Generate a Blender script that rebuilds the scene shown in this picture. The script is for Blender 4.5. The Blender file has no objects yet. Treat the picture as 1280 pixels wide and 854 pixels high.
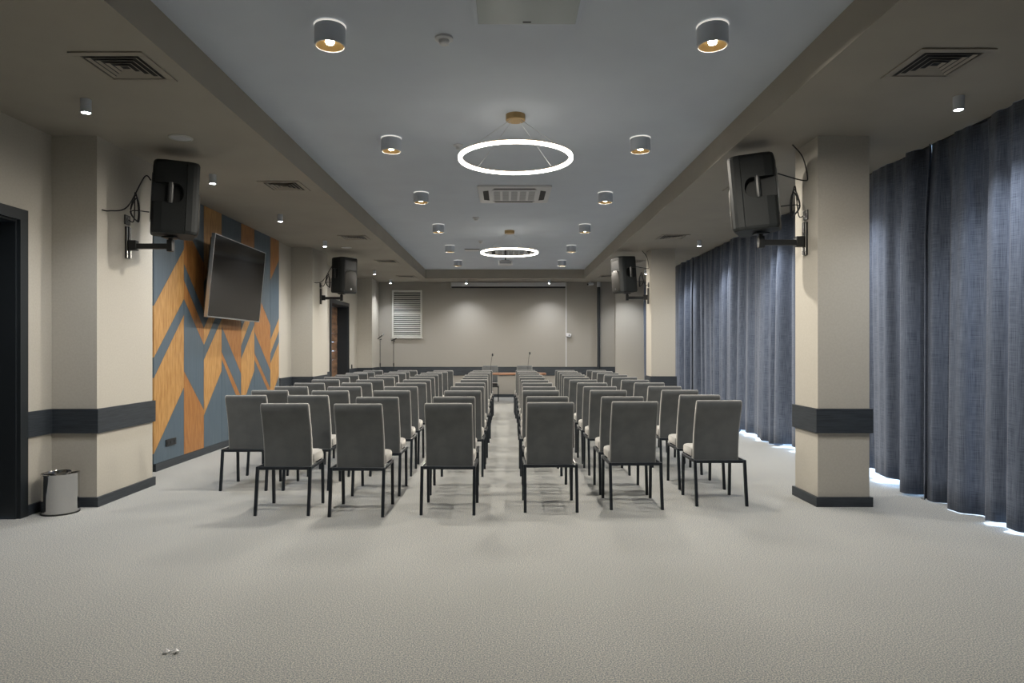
import bpy, bmesh, math, random
from mathutils import Vector, Matrix
random.seed(7)
C = bpy.context.scene.collection
PI = math.pi
F = 840.0; VX = 632.0; VY = 435.0; H = 1.4      # focal length, vanishing point (px of the 1280x854 frame), eye height (m)
def gx(px, d): return (px - VX) / F * d
def gz(py, d): return H - (py - VY) / F * d
R = math.radians

# ------------------------------------------------------------------ materials
def mat(name, col, rough=0.5, metal=0.0, **kw):
    m = bpy.data.materials.new(name); m.use_nodes = True
    b = m.node_tree.nodes['Principled BSDF']
    b.inputs['Base Color'].default_value = (*col, 1); b.inputs['Roughness'].default_value = rough
    b.inputs['Metallic'].default_value = metal
    for k, v in kw.items():
        b.inputs[k.replace('_', ' ')].default_value = v
    return m
def emat(name, col, s):
    m = mat(name, (0.8, 0.8, 0.8), 0.4)
    b = m.node_tree.nodes['Principled BSDF']
    b.inputs['Emission Color'].default_value = (*col, 1); b.inputs['Emission Strength'].default_value = s
    return m
def noisy(m, c1, c2, scale=(1, 1, 1), nscale=10.0, detail=3.0, lo=0.35, hi=0.65, bump=0.0, bdist=0.002, coord='Object', rot=(0, 0, 0)):
    nt = m.node_tree; b = nt.nodes['Principled BSDF']
    tc = nt.nodes.new('ShaderNodeTexCoord'); mp = nt.nodes.new('ShaderNodeMapping')
    mp.inputs['Scale'].default_value = scale; mp.inputs['Rotation'].default_value = rot
    nt.links.new(tc.outputs[coord], mp.inputs['Vector'])
    n = nt.nodes.new('ShaderNodeTexNoise'); n.inputs['Scale'].default_value = nscale; n.inputs['Detail'].default_value = detail
    nt.links.new(mp.outputs['Vector'], n.inputs['Vector'])
    r = nt.nodes.new('ShaderNodeValToRGB')
    r.color_ramp.elements[0].position = lo; r.color_ramp.elements[0].color = (*c1, 1)
    r.color_ramp.elements[1].position = hi; r.color_ramp.elements[1].color = (*c2, 1)
    nt.links.new(n.outputs['Fac'], r.inputs['Fac']); nt.links.new(r.outputs['Color'], b.inputs['Base Color'])
    if bump:
        bp = nt.nodes.new('ShaderNodeBump'); bp.inputs['Strength'].default_value = bump; bp.inputs['Distance'].default_value = bdist
        nt.links.new(n.outputs['Fac'], bp.inputs['Height']); nt.links.new(bp.outputs['Normal'], b.inputs['Normal'])
    return m, n, r

M = {}
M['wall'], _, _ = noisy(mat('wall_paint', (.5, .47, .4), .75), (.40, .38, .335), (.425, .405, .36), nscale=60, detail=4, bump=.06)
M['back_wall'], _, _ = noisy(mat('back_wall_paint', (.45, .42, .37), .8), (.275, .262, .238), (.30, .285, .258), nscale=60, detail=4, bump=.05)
M['ceiling'], _, _ = noisy(mat('ceiling_paint', (.6, .62, .64), .85), (.50, .545, .62), (.52, .57, .64), nscale=2, detail=2)
M['soffit'], _, _ = noisy(mat('soffit_paint', (.38, .35, .3), .85), (.30, .278, .24), (.32, .297, .255), nscale=2, detail=2)
# carpet: fine speckle plus soft broad wear
def carpet():
    m, n, r = noisy(mat('carpet', (.36, .35, .32), 1.0), (.13, .155, .20), (.50, .485, .43), nscale=150, detail=3, lo=.35, hi=.65)
    nt = m.node_tree; b = nt.nodes['Principled BSDF']
    e = r.color_ramp.elements.new(.5); e.color = (.290, .298, .290, 1)
    n2 = nt.nodes.new('ShaderNodeTexNoise'); n2.inputs['Scale'].default_value = .9; n2.inputs['Detail'].default_value = 3
    mx = nt.nodes.new('ShaderNodeMixRGB'); mx.blend_type = 'MULTIPLY'; mx.inputs['Fac'].default_value = .35
    tc = [x for x in nt.nodes if x.type == 'TEX_COORD'][0]
    nt.links.new(tc.outputs['Object'], n2.inputs['Vector'])
    cr = nt.nodes.new('ShaderNodeValToRGB'); cr.color_ramp.elements[0].position = .3; cr.color_ramp.elements[1].position = .7
    cr.color_ramp.elements[0].color = (.75, .75, .76, 1)
    nt.links.new(n2.outputs['Fac'], cr.inputs['Fac']); nt.links.new(r.outputs['Color'], mx.inputs['Color1']); nt.links.new(cr.outputs['Color'], mx.inputs['Color2'])
    nt.links.new(mx.outputs['Color'], b.inputs['Base Color']); b.inputs['Sheen Weight'].default_value = .15
    b.inputs['Specular IOR Level'].default_value = .1
    return m
M['carpet'] = carpet()
M['navy'], _, _ = noisy(mat('dark_grained_board', (.03, .04, .05), .5), (.016, .021, .028), (.032, .040, .050), scale=(1, 1, 18), nscale=6, detail=5)
M['charcoal'] = mat('charcoal_lacquer', (.014, .018, .022), .45)
M['door_wood'], _, _ = noisy(mat('aged_plank', (.2, .12, .07), .55), (.055, .030, .018), (.26, .15, .085), scale=(1, .9, 4.5), nscale=2.6, detail=7, lo=.32, hi=.7)
M['panel_blue'], _, _ = noisy(mat('blue_grey_veneer', (.1, .14, .18), .45), (.062, .092, .122), (.074, .108, .140), scale=(1, 6, .6), nscale=5, detail=5)
M['panel_wood'], _, _ = noisy(mat('oak_veneer', (.4, .22, .08), .42), (.31, .155, .045), (.46, .265, .095), scale=(1, 9, 1.4), nscale=4, detail=7, rot=(R(24), 0, 0))
M['panel_wood_b'], _, _ = noisy(mat('reddish_oak_veneer', (.36, .16, .05), .42), (.24, .10, .028), (.35, .165, .052), scale=(1, 9, 1.4), nscale=4, detail=7, rot=(R(-24), 0, 0))
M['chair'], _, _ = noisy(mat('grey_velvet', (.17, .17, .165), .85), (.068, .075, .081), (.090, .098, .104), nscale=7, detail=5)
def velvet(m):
    # pile sheen mixed into the base colour, pale where seen at a grazing angle
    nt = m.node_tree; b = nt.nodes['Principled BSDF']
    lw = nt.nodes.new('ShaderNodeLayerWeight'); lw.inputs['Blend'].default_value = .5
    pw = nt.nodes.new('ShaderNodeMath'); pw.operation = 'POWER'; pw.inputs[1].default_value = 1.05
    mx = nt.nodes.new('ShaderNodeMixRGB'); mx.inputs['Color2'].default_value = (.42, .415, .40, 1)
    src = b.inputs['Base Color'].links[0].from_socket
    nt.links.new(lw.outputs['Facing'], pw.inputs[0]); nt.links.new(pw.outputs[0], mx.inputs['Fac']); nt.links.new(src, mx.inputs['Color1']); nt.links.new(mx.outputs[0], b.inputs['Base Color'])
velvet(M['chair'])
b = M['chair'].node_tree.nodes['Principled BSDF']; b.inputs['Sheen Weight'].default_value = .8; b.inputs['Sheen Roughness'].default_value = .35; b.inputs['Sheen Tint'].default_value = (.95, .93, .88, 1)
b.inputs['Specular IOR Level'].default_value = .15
M['chair_metal'] = mat('blue_black_steel', (.012, .017, .024), .4, .3)
def curtain_mat():
    m = mat('slate_linen', (.075, .092, .13), .9); nt = m.node_tree; b = nt.nodes['Principled BSDF']
    tc = nt.nodes.new('ShaderNodeTexCoord'); out = []
    for sc in ((1, 160, 5), (1, 8, 260)):
        mp = nt.nodes.new('ShaderNodeMapping'); mp.inputs['Scale'].default_value = sc
        n = nt.nodes.new('ShaderNodeTexNoise'); n.inputs['Scale'].default_value = 1.0; n.inputs['Detail'].default_value = 3
        nt.links.new(tc.outputs['UV'], mp.inputs['Vector']); nt.links.new(mp.outputs['Vector'], n.inputs['Vector']); out.append(n)
        mp.inputs['Scale'].default_value = (sc[1], sc[2], 1)
    ad = nt.nodes.new('ShaderNodeMath'); ad.operation = 'ADD'
    nt.links.new(out[0].outputs['Fac'], ad.inputs[0]); nt.links.new(out[1].outputs['Fac'], ad.inputs[1])
    r = nt.nodes.new('ShaderNodeValToRGB'); r.color_ramp.elements[0].position = .35; r.color_ramp.elements[1].position = .65
    hf = nt.nodes.new('ShaderNodeMath'); hf.operation = 'MULTIPLY'; hf.inputs[1].default_value = .5
    nt.links.new(ad.outputs[0], hf.inputs[0]); nt.links.new(hf.outputs[0], r.inputs['Fac'])
    r.color_ramp.elements[0].color = (.050, .064, .096, 1); r.color_ramp.elements[1].color = (.155, .183, .245, 1)
    nt.links.new(r.outputs['Color'], b.inputs['Base Color'])
    b.inputs['Sheen Weight'].default_value = .15; b.inputs['Specular IOR Level'].default_value = .2
    bp = nt.nodes.new('ShaderNodeBump'); bp.inputs['Strength'].default_value = .25; bp.inputs['Distance'].default_value = .002
    nt.links.new(hf.outputs[0], bp.inputs['Height']); nt.links.new(bp.outputs['Normal'], b.inputs['Normal'])
    return m
M['curtain'] = curtain_mat()
M['chrome'] = mat('polished_steel', (.56, .555, .55), .07, 1.0)
M['steel'] = mat('brushed_steel', (.55, .56, .58), .3, 1.0)
M['black'] = mat('black_plastic', (.012, .013, .014), .45)
M['cab'], _, _ = noisy(mat('textured_black_plastic', (.02, .022, .022), .6, 0.0, Specular_IOR_Level=.3), (.015, .018, .0195), (.021, .024, .025), nscale=180, detail=2, bump=.15)
M['grille'], _, _ = noisy(mat('speaker_mesh', (.07, .068, .06), .55, .3), (.014, .014, .013), (.040, .038, .034), nscale=220, detail=1)
M['grip'] = mat('grey_grip', (.035, .039, .041), .4)
M['cable'] = mat('cable_rubber', (.008, .009, .012), .5)
M['white'] = mat('white_plastic', (.55, .56, .58), .45)
M['offwhite'] = mat('painted_white', (.50, .50, .47), .5)
M['dark_slot'] = mat('dark_slot', (.012, .012, .013), .7)
M['ac_grille'] = mat('ac_grey_grille', (.30, .31, .33), .6)
M['gloss_panel'] = mat('glossy_panel', (.42, .46, .47), .16)
M['lamp_body'] = mat('lamp_grey_white', (.55, .59, .65), .4)
M['copper'] = mat('copper_reflector', (.17, .115, .05), .4, .6)
M['gold'] = mat('brushed_gold', (.38, .26, .12), .4, .7)
M['soffit_vent'] = mat('taupe_metal', (.28, .255, .215), .6)
M['screen'] = mat('tv_glass', (.010, .010, .010), .08, 0.0, Specular_IOR_Level=.35)
M['tabletop'], _, _ = noisy(mat('reddish_beech', (.42, .2, .1), .4), (.20, .095, .05), (.27, .135, .075), scale=(1, 10, 10), nscale=3, detail=4)
M['lens_cool'] = emat('lamp_lens_cool', (.93, .96, 1.0), 40)
M['lens_warm'] = emat('lamp_lens_warm', (1.0, .88, .66), 30)
M['glow'] = emat('lamp_top_glow', (1.0, .93, .82), .35)
M['ring'] = emat('ring_diffuser', (1.0, .94, .82), 5)
M['brick_out'] = mat('outer_plaster', (.6, .6, .6), .8)
def glass_mat():
    m = bpy.data.materials.new('window_glass'); m.use_nodes = True; nt = m.node_tree
    for n in list(nt.nodes):
        if n.type != 'OUTPUT_MATERIAL': nt.nodes.remove(n)
    o = [n for n in nt.nodes if n.type == 'OUTPUT_MATERIAL'][0]
    t = nt.nodes.new('ShaderNodeBsdfTransparent'); g = nt.nodes.new('ShaderNodeBsdfGlossy'); g.inputs['Roughness'].default_value = .02
    mx = nt.nodes.new('ShaderNodeMixShader'); mx.inputs[0].default_value = .08
    nt.links.new(t.outputs[0], mx.inputs[1]); nt.links.new(g.outputs[0], mx.inputs[2]); nt.links.new(mx.outputs[0], o.inputs[0])
    return m
M['glass'] = glass_mat()

# ------------------------------------------------------------------ mesh helpers
def box(bm, x0, x1, y0, y1, z0, z1, mi=0):
    v = [bm.verts.new((x, y, z)) for z in (z0, z1) for y in (y0, y1) for x in (x0, x1)]
    for q in ((0, 2, 3, 1), (4, 5, 7, 6), (0, 1, 5, 4), (2, 6, 7, 3), (0, 4, 6, 2), (1, 3, 7, 5)):
        f = bm.faces.new([v[i] for i in q]); f.material_index = mi
def loft(bm, rings, caps=True, closed=False):
    vr = [[bm.verts.new(p) for p in r] for r in rings]; n = len(vr[0])
    seq = list(zip(vr[:-1], vr[1:])) + ([(vr[-1], vr[0])] if closed else [])
    for a, c in seq:
        for i in range(n):
            j = (i + 1) % n
            bm.faces.new((a[i], a[j], c[j], c[i]))
    if caps and not closed:
        bm.faces.new(list(reversed(vr[0]))); bm.faces.new(vr[-1])
def rrect(w, d, r, k=4):
    pts = []
    for cx, cy, a0 in ((w/2-r, d/2-r, 0), (-w/2+r, d/2-r, 90), (-w/2+r, -d/2+r, 180), (w/2-r, -d/2+r, 270)):
        for i in range(k + 1):
            a = R(a0 + 90 * i / k); pts.append((cx + r*math.cos(a), cy + r*math.sin(a)))
    return pts
def lathe(bm, prof, n=24, c=(0, 0, 0), caps=False):
    rings = [[(c[0] + r*math.cos(2*PI*i/n), c[1] + r*math.sin(2*PI*i/n), c[2] + z) for i in range(n)] for r, z in prof]
    loft(bm, rings, caps)
def tube(bm, pts, r, n=8, sq=False):
    pts = [Vector(p) for p in pts]; rings = []
    up = Vector((0, 0, 1))
    for i, p in enumerate(pts):
        t = (pts[min(i+1, len(pts)-1)] - pts[max(i-1, 0)]).normalized()
        a = t.cross(up)
        if a.length < .05: a = t.cross(Vector((0, 1, 0)))
        a.normalize(); b2 = a.cross(t).normalized()
        rr = r[i] if isinstance(r, (list, tuple)) else r
        if sq: offs = [(1, 1), (-1, 1), (-1, -1), (1, -1)]
        else: offs = [(math.cos(2*PI*k/n), math.sin(2*PI*k/n)) for k in range(n)]
        rings.append([p + a*(rr*u) + b2*(rr*v) for u, v in offs])
    loft(bm, rings)
def spline(pts, k=8):
    P = [Vector(p) for p in pts]; out = []
    for i in range(len(P) - 1):
        p0, p1, p2, p3 = P[max(i-1, 0)], P[i], P[i+1], P[min(i+2, len(P)-1)]
        for s in range(k):
            t = s / k
            out.append(.5*((2*p1) + (p2-p0)*t + (2*p0-5*p1+4*p2-p3)*t*t + (3*p1-p0-3*p2+p3)*t**3))
    out.append(P[-1]); return out
def obj(name, bm, m, parent=None, smooth=False, bevel=0.0, seg=2):
    bmesh.ops.recalc_face_normals(bm, faces=bm.faces[:])
    me = bpy.data.meshes.new(name); bm.to_mesh(me); bm.free()
    o = bpy.data.objects.new(name, me); C.objects.link(o)
    for x in (m if isinstance(m, (list, tuple)) else [m]): me.materials.append(x)
    if smooth:
        for p in me.polygons: p.use_smooth = True
        try: me.set_sharp_from_angle(angle=R(40))
        except Exception: pass
    if bevel:
        bv = o.modifiers.new('bevel', 'BEVEL'); bv.width = bevel; bv.segments = seg; bv.limit_method = 'ANGLE'; bv.angle_limit = R(40)
        for p in me.polygons: p.use_smooth = True
        try: me.set_sharp_from_angle(angle=R(60))
        except Exception: pass
    if parent: o.parent = parent
    return o
def new(): return bmesh.new()
def mk(name, m, parent, fn, **kw):
    bm = new(); fn(bm); return obj(name, bm, m, parent, **kw)
def bxo(name, m, parent, *a, **kw):
    bm = new(); box(bm, *a); return obj(name, bm, m, parent, **kw)
def tag(o, label, cat, group=None):
    o['label'] = label; o['category'] = cat
    if group: o['group'] = group
    return o
def thing(name, label, cat, loc=(0, 0, 0), rot=(0, 0, 0), group=None):
    o = bpy.data.objects.new(name, None); C.objects.link(o); o.empty_display_size = .1
    o.location = loc; o.rotation_euler = rot
    return tag(o, label, cat, group)
def struct(o): o['kind'] = 'structure'; return o
KIDS = {}
def kids(o): return [c for c in bpy.data.objects if c.parent == o]
def dup(root, loc, rot, label):
    if root.name not in KIDS: KIDS[root.name] = [(c, kids(c)) for c in kids(root)]
    r = root.copy(); C.objects.link(r); r.location = loc; r.rotation_euler = rot; r['label'] = label
    for ch, gs in KIDS[root.name]:
        c = ch.copy(); C.objects.link(c); c.parent = r
        for g in gs:
            d = g.copy(); C.objects.link(d); d.parent = c
    return r
def spot(name, parent, loc, power, col, size, blend, rad, direction=None):
    l = bpy.data.lights.new(name, 'SPOT'); l.energy = power; l.color = col; l.spot_size = R(size); l.spot_blend = blend; l.shadow_soft_size = rad
    o = bpy.data.objects.new(name, l); C.objects.link(o); o.location = loc
    if parent: o.parent = parent
    return o
ORD = ['nearest', 'second nearest', 'third nearest', 'fourth nearest', 'fifth nearest', 'sixth nearest', 'seventh nearest', 'eighth nearest', 'ninth nearest', 'tenth nearest', 'farthest']

# ------------------------------------------------------------------ room shell
Y0, Y1 = -2.5, 19.1           # wall behind the camera, back wall
SZ, TZ = 3.27, 3.515          # soffit and tray ceiling heights
TX0, TX1, TY1 = -2.16, 2.12, 18.1
XL, XR = -4.0, 4.5
struct(bxo('floor', M['carpet'], None, XL-.4, XR+.3, Y0-.2, Y1+.2, -.1, 0))
def f_ceil(bm): box(bm, TX0-.1, TX1+.1, Y0-.2, TY1+.1, TZ, TZ+.1)
struct(mk('ceiling', M['ceiling'], None, f_ceil))
def f_sof(bm):
    box(bm, XL-.4, TX0, Y0-.2, Y1+.2, SZ, TZ)
    box(bm, TX1, XR+.3, Y0-.2, Y1+.2, SZ, TZ)
    box(bm, TX0, TX1, TY1, Y1+.2, SZ, TZ)
struct(mk('ceiling_soffit', M['soffit'], None, f_sof))
D1 = (4.0, 5.5, 2.45); D2 = (15.35, 17.0, 2.44)
def f_wl(bm):
    T = XL - .35
    box(bm, T, XL, Y0, D1[0], 0, SZ); box(bm, T, XL, D1[0], D1[1], D1[2], SZ)
    box(bm, T, XL, D1[1], D2[0], 0, SZ); box(bm, T, XL, D2[0], D2[1], D2[2], SZ)
    box(bm, T, XL, D2[1], Y1, 0, SZ)
struct(mk('wall_left', M['wall'], None, f_wl))
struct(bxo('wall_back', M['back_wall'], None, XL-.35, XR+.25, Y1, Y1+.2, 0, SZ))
struct(bxo('wall_front', M['wall'], None, XL-.35, XR+.25, Y0-.2, Y0, 0, TZ))
WIN = [(3.0, 5.75), (6.45, 9.35), (9.55, 12.45), (13.2, 15.8), (16.0, 18.2)]
def f_wr(bm):
    ys = [Y0] + [v for w in WIN for v in w] + [Y1]
    for i in range(0, len(ys), 2): box(bm, XR, XR+.25, ys[i], ys[i+1], 0, SZ)
    for a, c in WIN: box(bm, XR, XR+.25, a, c, 3.0, SZ)
struct(mk('wall_right', M['wall'], None, f_wr))
for i, (a, c) in enumerate(WIN):
    def f_fr(bm):
        for (p, q) in ((a, a+.06), ((a+c)/2-.03, (a+c)/2+.03), (c-.06, c)): box(bm, XR+.08, XR+.15, p, q, .06, 2.94)
        box(bm, XR+.08, XR+.15, a, c, 0, .06); box(bm, XR+.08, XR+.15, a, c, 2.94, 3.0)
    w = struct(mk('window_%d' % (i+1), M['white'], None, f_fr))
    bxo('pane', M['glass'], w, XR+.11, XR+.12, a+.06, c-.06, .06, 2.94)
# pillars
PIL = [('pillar_1', XL, -3.6, 5.92, 6.85, 'l'), ('pillar_2', XL, -3.6, 12.53, 13.56, 'l'), ('pillar_3', XL, -3.6, 18.09, Y1, 'l'),
       ('pillar_4', 2.755, 3.21, 5.93, 6.39, 'r'), ('pillar_5', 2.755, 3.21, 12.7, 13.16, 'r')]
BZ0, BZ1, KZ, PT = .65, .864, .085, .022
nt_ = [0]
def trimname(): nt_[0] += 1; return 'trim_%d' % nt_[0]
for nm, x0, x1, y0, y1, side in PIL:
    struct(bxo(nm, M['wall'], None, x0, x1, y0, y1, 0, SZ))
    for k, (z0, z1) in enumerate(((BZ0, BZ1), (0, KZ))):
        bm = new()
        if side == 'r':
            box(bm, x0-PT, x1+PT, y0-PT, y0, z0, z1); box(bm, x0-PT, x1+PT, y1, y1+PT, z0, z1)
            box(bm, x0-PT, x0, y0, y1, z0, z1); box(bm, x1, x1+PT, y0, y1, z0, z1)
        else:
            box(bm, x0, x1+PT, y0-PT, y0, z0, z1)
            e = y1 if y1 > 19 else y1
            box(bm, x1, x1+PT, y0, e, z0, z1)
            if y1 < 19: box(bm, x0, x1+PT, y1, y1+PT, z0, z1)
        struct(obj(trimname() if k == 0 else 'baseboard_' + nm, bm, M['navy'], None))
def wall_strip(segs, z0, z1, name):
    bm = new()
    for a, c in segs: box(bm, XL, XL+PT, a, c, z0, z1)
    return struct(obj(name, bm, M['navy'], None))
wall_strip([(D1[1]+.09, 5.92-PT), (6.85+PT, 7.58), (11.87, 12.53-PT), (13.56+PT, D2[0]-.09), (D2[1]+.09, 18.09-PT)], BZ0, BZ1, trimname())
wall_strip([(Y0, D1[0]-.09), (D1[1]+.09, 5.92-PT), (6.85+PT, 7.58), (11.87, 12.53-PT), (13.56+PT, D2[0]-.09), (D2[1]+.09, 18.09-PT)], 0, KZ, 'baseboard_left')
struct(bxo(trimname(), M['navy'], None, -3.6+PT, 3.11, Y1-PT, Y1, BZ0-.03, BZ1, ))
struct(bxo('baseboard_back', M['navy'], None, -3.6+PT, 3.11, Y1-PT, Y1, 0, KZ))
struct(bxo(trimname(), M['wall'], None, 3.115, XR, Y1-.05, Y1, 0, SZ))      # boxed-out strip of wall with no dado board
# doors
def door(name, D, leafm, plank):
    a, c, h = D
    def f(bm):
        t = .09
        for p, q in ((a-t, a), (c, c+t)): box(bm, XL, XL+.03, p, q, 0, h+t)
        box(bm, XL, XL+.03, a, c, h, h+t)
        box(bm, XL-.30, XL, a, a+.015, 0, h); box(bm, XL-.30, XL, c-.015, c, 0, h); box(bm, XL-.30, XL, a+.015, c-.015, h-.015, h)
    fr = struct(mk(name, M['charcoal'], None, f))
    def g(bm):
        if plank:
            n = 11
            for i in range(n):
                z0 = .01 + i*(h-.03)/n
                box(bm, XL-.30, XL-.26 + .004*((i*7) % 3), a+.018, c-.018, z0+.002, z0+(h-.03)/n-.002)
        else: box(bm, XL-.30, XL-.26, a+.018, c-.018, .01, h-.018)
    lf = mk('door_leaf', leafm, fr, g)
    if plank: lf['label'] = 'horizontal brown plank door leaf'
    def hd(bm):
        tube(bm, [(XL-.26, a+.12, 1.0), (XL-.21, a+.12, 1.0), (XL-.21, a+.24, 1.0)], .01)
    mk('door_handle', M['steel'], fr, hd, smooth=True)
door('door_1', D1, M['charcoal'], False)
door('door_2', D2, M['door_wood'], True)

# ------------------------------------------------------------------ chevron wall panel
PX = -3.955
def pq(px, py):
    d = -PX * F / (VX - px); return d, gz(py, d)
COLS = [192.2, 230, 254.9, 277.1, 301.4, 318, 338, 348.8]
TOPZ = SZ - .004; BOTZ = .09
W = []   # (column, left-top, right-top, right-bottom, left-bottom, material) in photo rows; None = runs to the panel edge
W += [(0, 382.7, 312, 374, 447, 1), (0, 473, 394.4, 484.3, 567.6, 1)]
W += [(1, 280, 329, 389, 330, 2), (1, 351, 410.2, 430.7, 374, 2), (1, 464.6, 512.4, None, None, 2)]
W += [(2, None, None, 312, 352, 1), (2, 410, 360, 379, 431, 1), (2, 449.7, 399.6, 463.5, 519, 1)]
W += [(3, 350, 403, 467, 408, 2), (3, 440.4, 496, 510, 449, 2)]
W += [(4, None, None, 340, 372, 2), (4, 413, 370, 387, 432, 1), (4, 448.8, 406.7, 462.9, 512, 1)]
W += [(5, 357, 406.7, 462.9, 415, 2), (5, 441.8, 486, 495, 450, 2)]
W += [(6, None, None, 325, 350, 2), (6, 425, 398.3, 413.7, 441.8, 1), (6, 454.4, 427.8, 469.9, 500, 1)]
def clipz(z): return max(BOTZ, min(TOPZ, z))
def clip_poly(pts):
    for lim, sgn in ((TOPZ, -1), (BOTZ, 1)):
        out = []
        for i in range(len(pts)):
            p, q = pts[i], pts[(i+1) % len(pts)]
            ip, iq = sgn*(p[1]-lim) >= 0, sgn*(q[1]-lim) >= 0
            if ip: out.append(p)
            if ip != iq:
                t = (lim-p[1])/(q[1]-p[1]); out.append((p[0]+t*(q[0]-p[0]), lim))
        pts = out
        if not pts: return pts
    return pts
bm = new()
ds = [pq(c, 400)[0] for c in COLS]
def pface(pts, mi, x):
    pts = clip_poly(pts)
    if len(pts) < 3: return
    # a slab from the backing board to its own face
    n = len(pts); a = [bm.verts.new((x, p[0], p[1])) for p in pts]; c = [bm.verts.new((XL+.012, p[0], p[1])) for p in pts]
    fs = [bm.faces.new(a), bm.faces.new(c[::-1])] + [bm.faces.new((a[i], a[(i+1) % n], c[(i+1) % n], c[i])) for i in range(n)]
    for f in fs: f.material_index = mi
g = .003
for k in range(7):
    d0, d1 = ds[k], ds[k+1]
    polys = sorted([w for w in W if w[0] == k], key=lambda w: w[1] if w[1] else -1)
    # blue gaps between the wood pieces
    lt, rt = TOPZ, TOPZ
    def zz(px, py): return pq(px, py)[1]
    for (_, a, b_, c_, e, mi) in polys:
        za = zz(COLS[k], a) if a is not None else TOPZ; zb = zz(COLS[k+1], b_) if b_ is not None else TOPZ
        zc = zz(COLS[k+1], c_) if c_ is not None else BOTZ; ze = zz(COLS[k], e) if e is not None else BOTZ
        if not (a is None): pface([(d0+g, lt), (d1-g, rt), (d1-g, zb+g), (d0+g, za+g)], 0, PX)
        pface([(d0+g, za), (d1-g, zb), (d1-g, zc), (d0+g, ze)], mi, PX)
        lt, rt = ze-g, zc-g
    if lt > BOTZ+.01: pface([(d0+g, lt), (d1-g, rt), (d1-g, BOTZ), (d0+g, BOTZ)], 0, PX)
pn = obj('wall_panel', bm, [M['panel_blue'], M['panel_wood'], M['panel_wood_b']], None)
tag(pn, 'blue-grey wall panel with wooden chevron pattern behind the television', 'wall panel')
ch = bxo('backing', M['charcoal'], pn, XL, XL+.012, ds[0]-.02, ds[-1], BOTZ, TOPZ)
struct(bxo('baseboard_panel', M['navy'], None, XL, XL+.055, 7.58, ds[-1]+.005, 0, BOTZ-.002))

# ------------------------------------------------------------------ television
tv = thing('television', 'large black flat television tilted forward on the chevron wall panel', 'television', (0, 9.31, 2.315), (0, 0, 0))
TVW, TVH = 1.78, 1.06
piv = Vector((-3.70, 0, 0))
def rotp(x, y, z, ang=R(5.5)):  # local: screen faces +X, tilted down
    return (piv.x + x*math.cos(ang) + z*math.sin(ang), y, -x*math.sin(ang) + z*math.cos(ang))
def tbox(bm, *a):
    b2 = new(); box(b2, *a)
    vm = {}
    for v in b2.verts: vm[v.index if v.index >= 0 else id(v)] = None
    b2.verts.index_update(); vs = [bm.verts.new(rotp(*v.co)) for v in b2.verts]
    for f in b2.faces: bm.faces.new([vs[v.index] for v in f.verts])
    b2.free()
def tf(bm):
    w, h = TVW/2, TVH/2
    tbox(bm, -.03, .012, -w, -w+.012, -h, h); tbox(bm, -.03, .012, w-.012, w, -h, h)
    tbox(bm, -.03, .012, -w+.012, w-.012, -h, -h+.018); tbox(bm, -.03, .012, -w+.012, w-.012, h-.01, h)
mk('bezel', M['steel'], tv, tf)
mk('screen', M['screen'], tv, lambda bm: tbox(bm, -.02, .008, -TVW/2+.012, TVW/2-.012, -TVH/2+.018, TVH/2-.01))
mk('back_cover', M['black'], tv, lambda bm: (tbox(bm, -.065, -.03, -TVW/2+.05, TVW/2-.05, -TVH/2+.05, TVH/2-.05)))
def tm(bm):
    for y in (-.3, .3): tbox(bm, -.10, -.065, y-.03, y+.03, -.25, .25)
    box(bm, PX+.002, PX+.03, -.4, .4, -.18, .18)
    for y in (-.3, .3): tube(bm, [(PX+.03, y, -.12), rotp(-.09, y, -.12)], .02, sq=True); tube(bm, [(PX+.03, y, .12), rotp(-.09, y, .12)], .02, sq=True)
mk('wall_mount', M['black'], tv, tm)

# ------------------------------------------------------------------ sockets
def socket(name, x, y, z, n, label, axis='x', m=None, s=.08, out=1):
    o = thing(name, label, 'socket', (x, y, z))
    bm = new()
    if axis == 'x': box(bm, 0 if out > 0 else -.012, .012 if out > 0 else 0, -s*n/2, s*n/2, -s/2, s/2)
    else: box(bm, -s*n/2, s*n/2, -.012, 0, -s/2, s/2)
    obj('faceplate', bm, m or M['black'], o, bevel=.003)
    for i in range(n):
        bm = new(); c = (i-(n-1)/2)*s; xx = .012*out
        rings = [[(xx + dx*out, c + .022*math.cos(a), .022*math.sin(a)) for a in [2*PI*k/16 for k in range(16)]] for dx in (0, .003)]
        loft(bm, rings); obj('outlet', bm, M['charcoal'] if m is None else M['black'], o)
    return o
socket('wall_socket', PX+.001, 7.93, .29, 3, 'black triple power socket low on the chevron wall panel')
socket('wall_socket', XL+.001, 17.45, .92, 1, 'small black wall socket just beyond the plank door', s=.1)

# ------------------------------------------------------------------ rubbish bin
bn = thing('waste_bin', 'polished steel waste bin on the carpet beside the dark doorway', 'waste bin', (-3.79, 5.72, 0))
mk('body', M['chrome'], bn, lambda bm: lathe(bm, [(.139, .012), (.139, .325), (.143, .335), (.136, .335), (.132, .32), (.13, .02), (0.001, .018)], 48), smooth=True)
mk('base_ring', M['black'], bn, lambda bm: lathe(bm, [(.001, 0), (.145, 0), (.146, .012), (.001, .012)], 48), smooth=True)
mk('rim', M['chrome'], bn, lambda bm: lathe(bm, [(.1435, .331), (.1445, .338), (.138, .341), (.135, .335)], 48), smooth=True)

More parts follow.
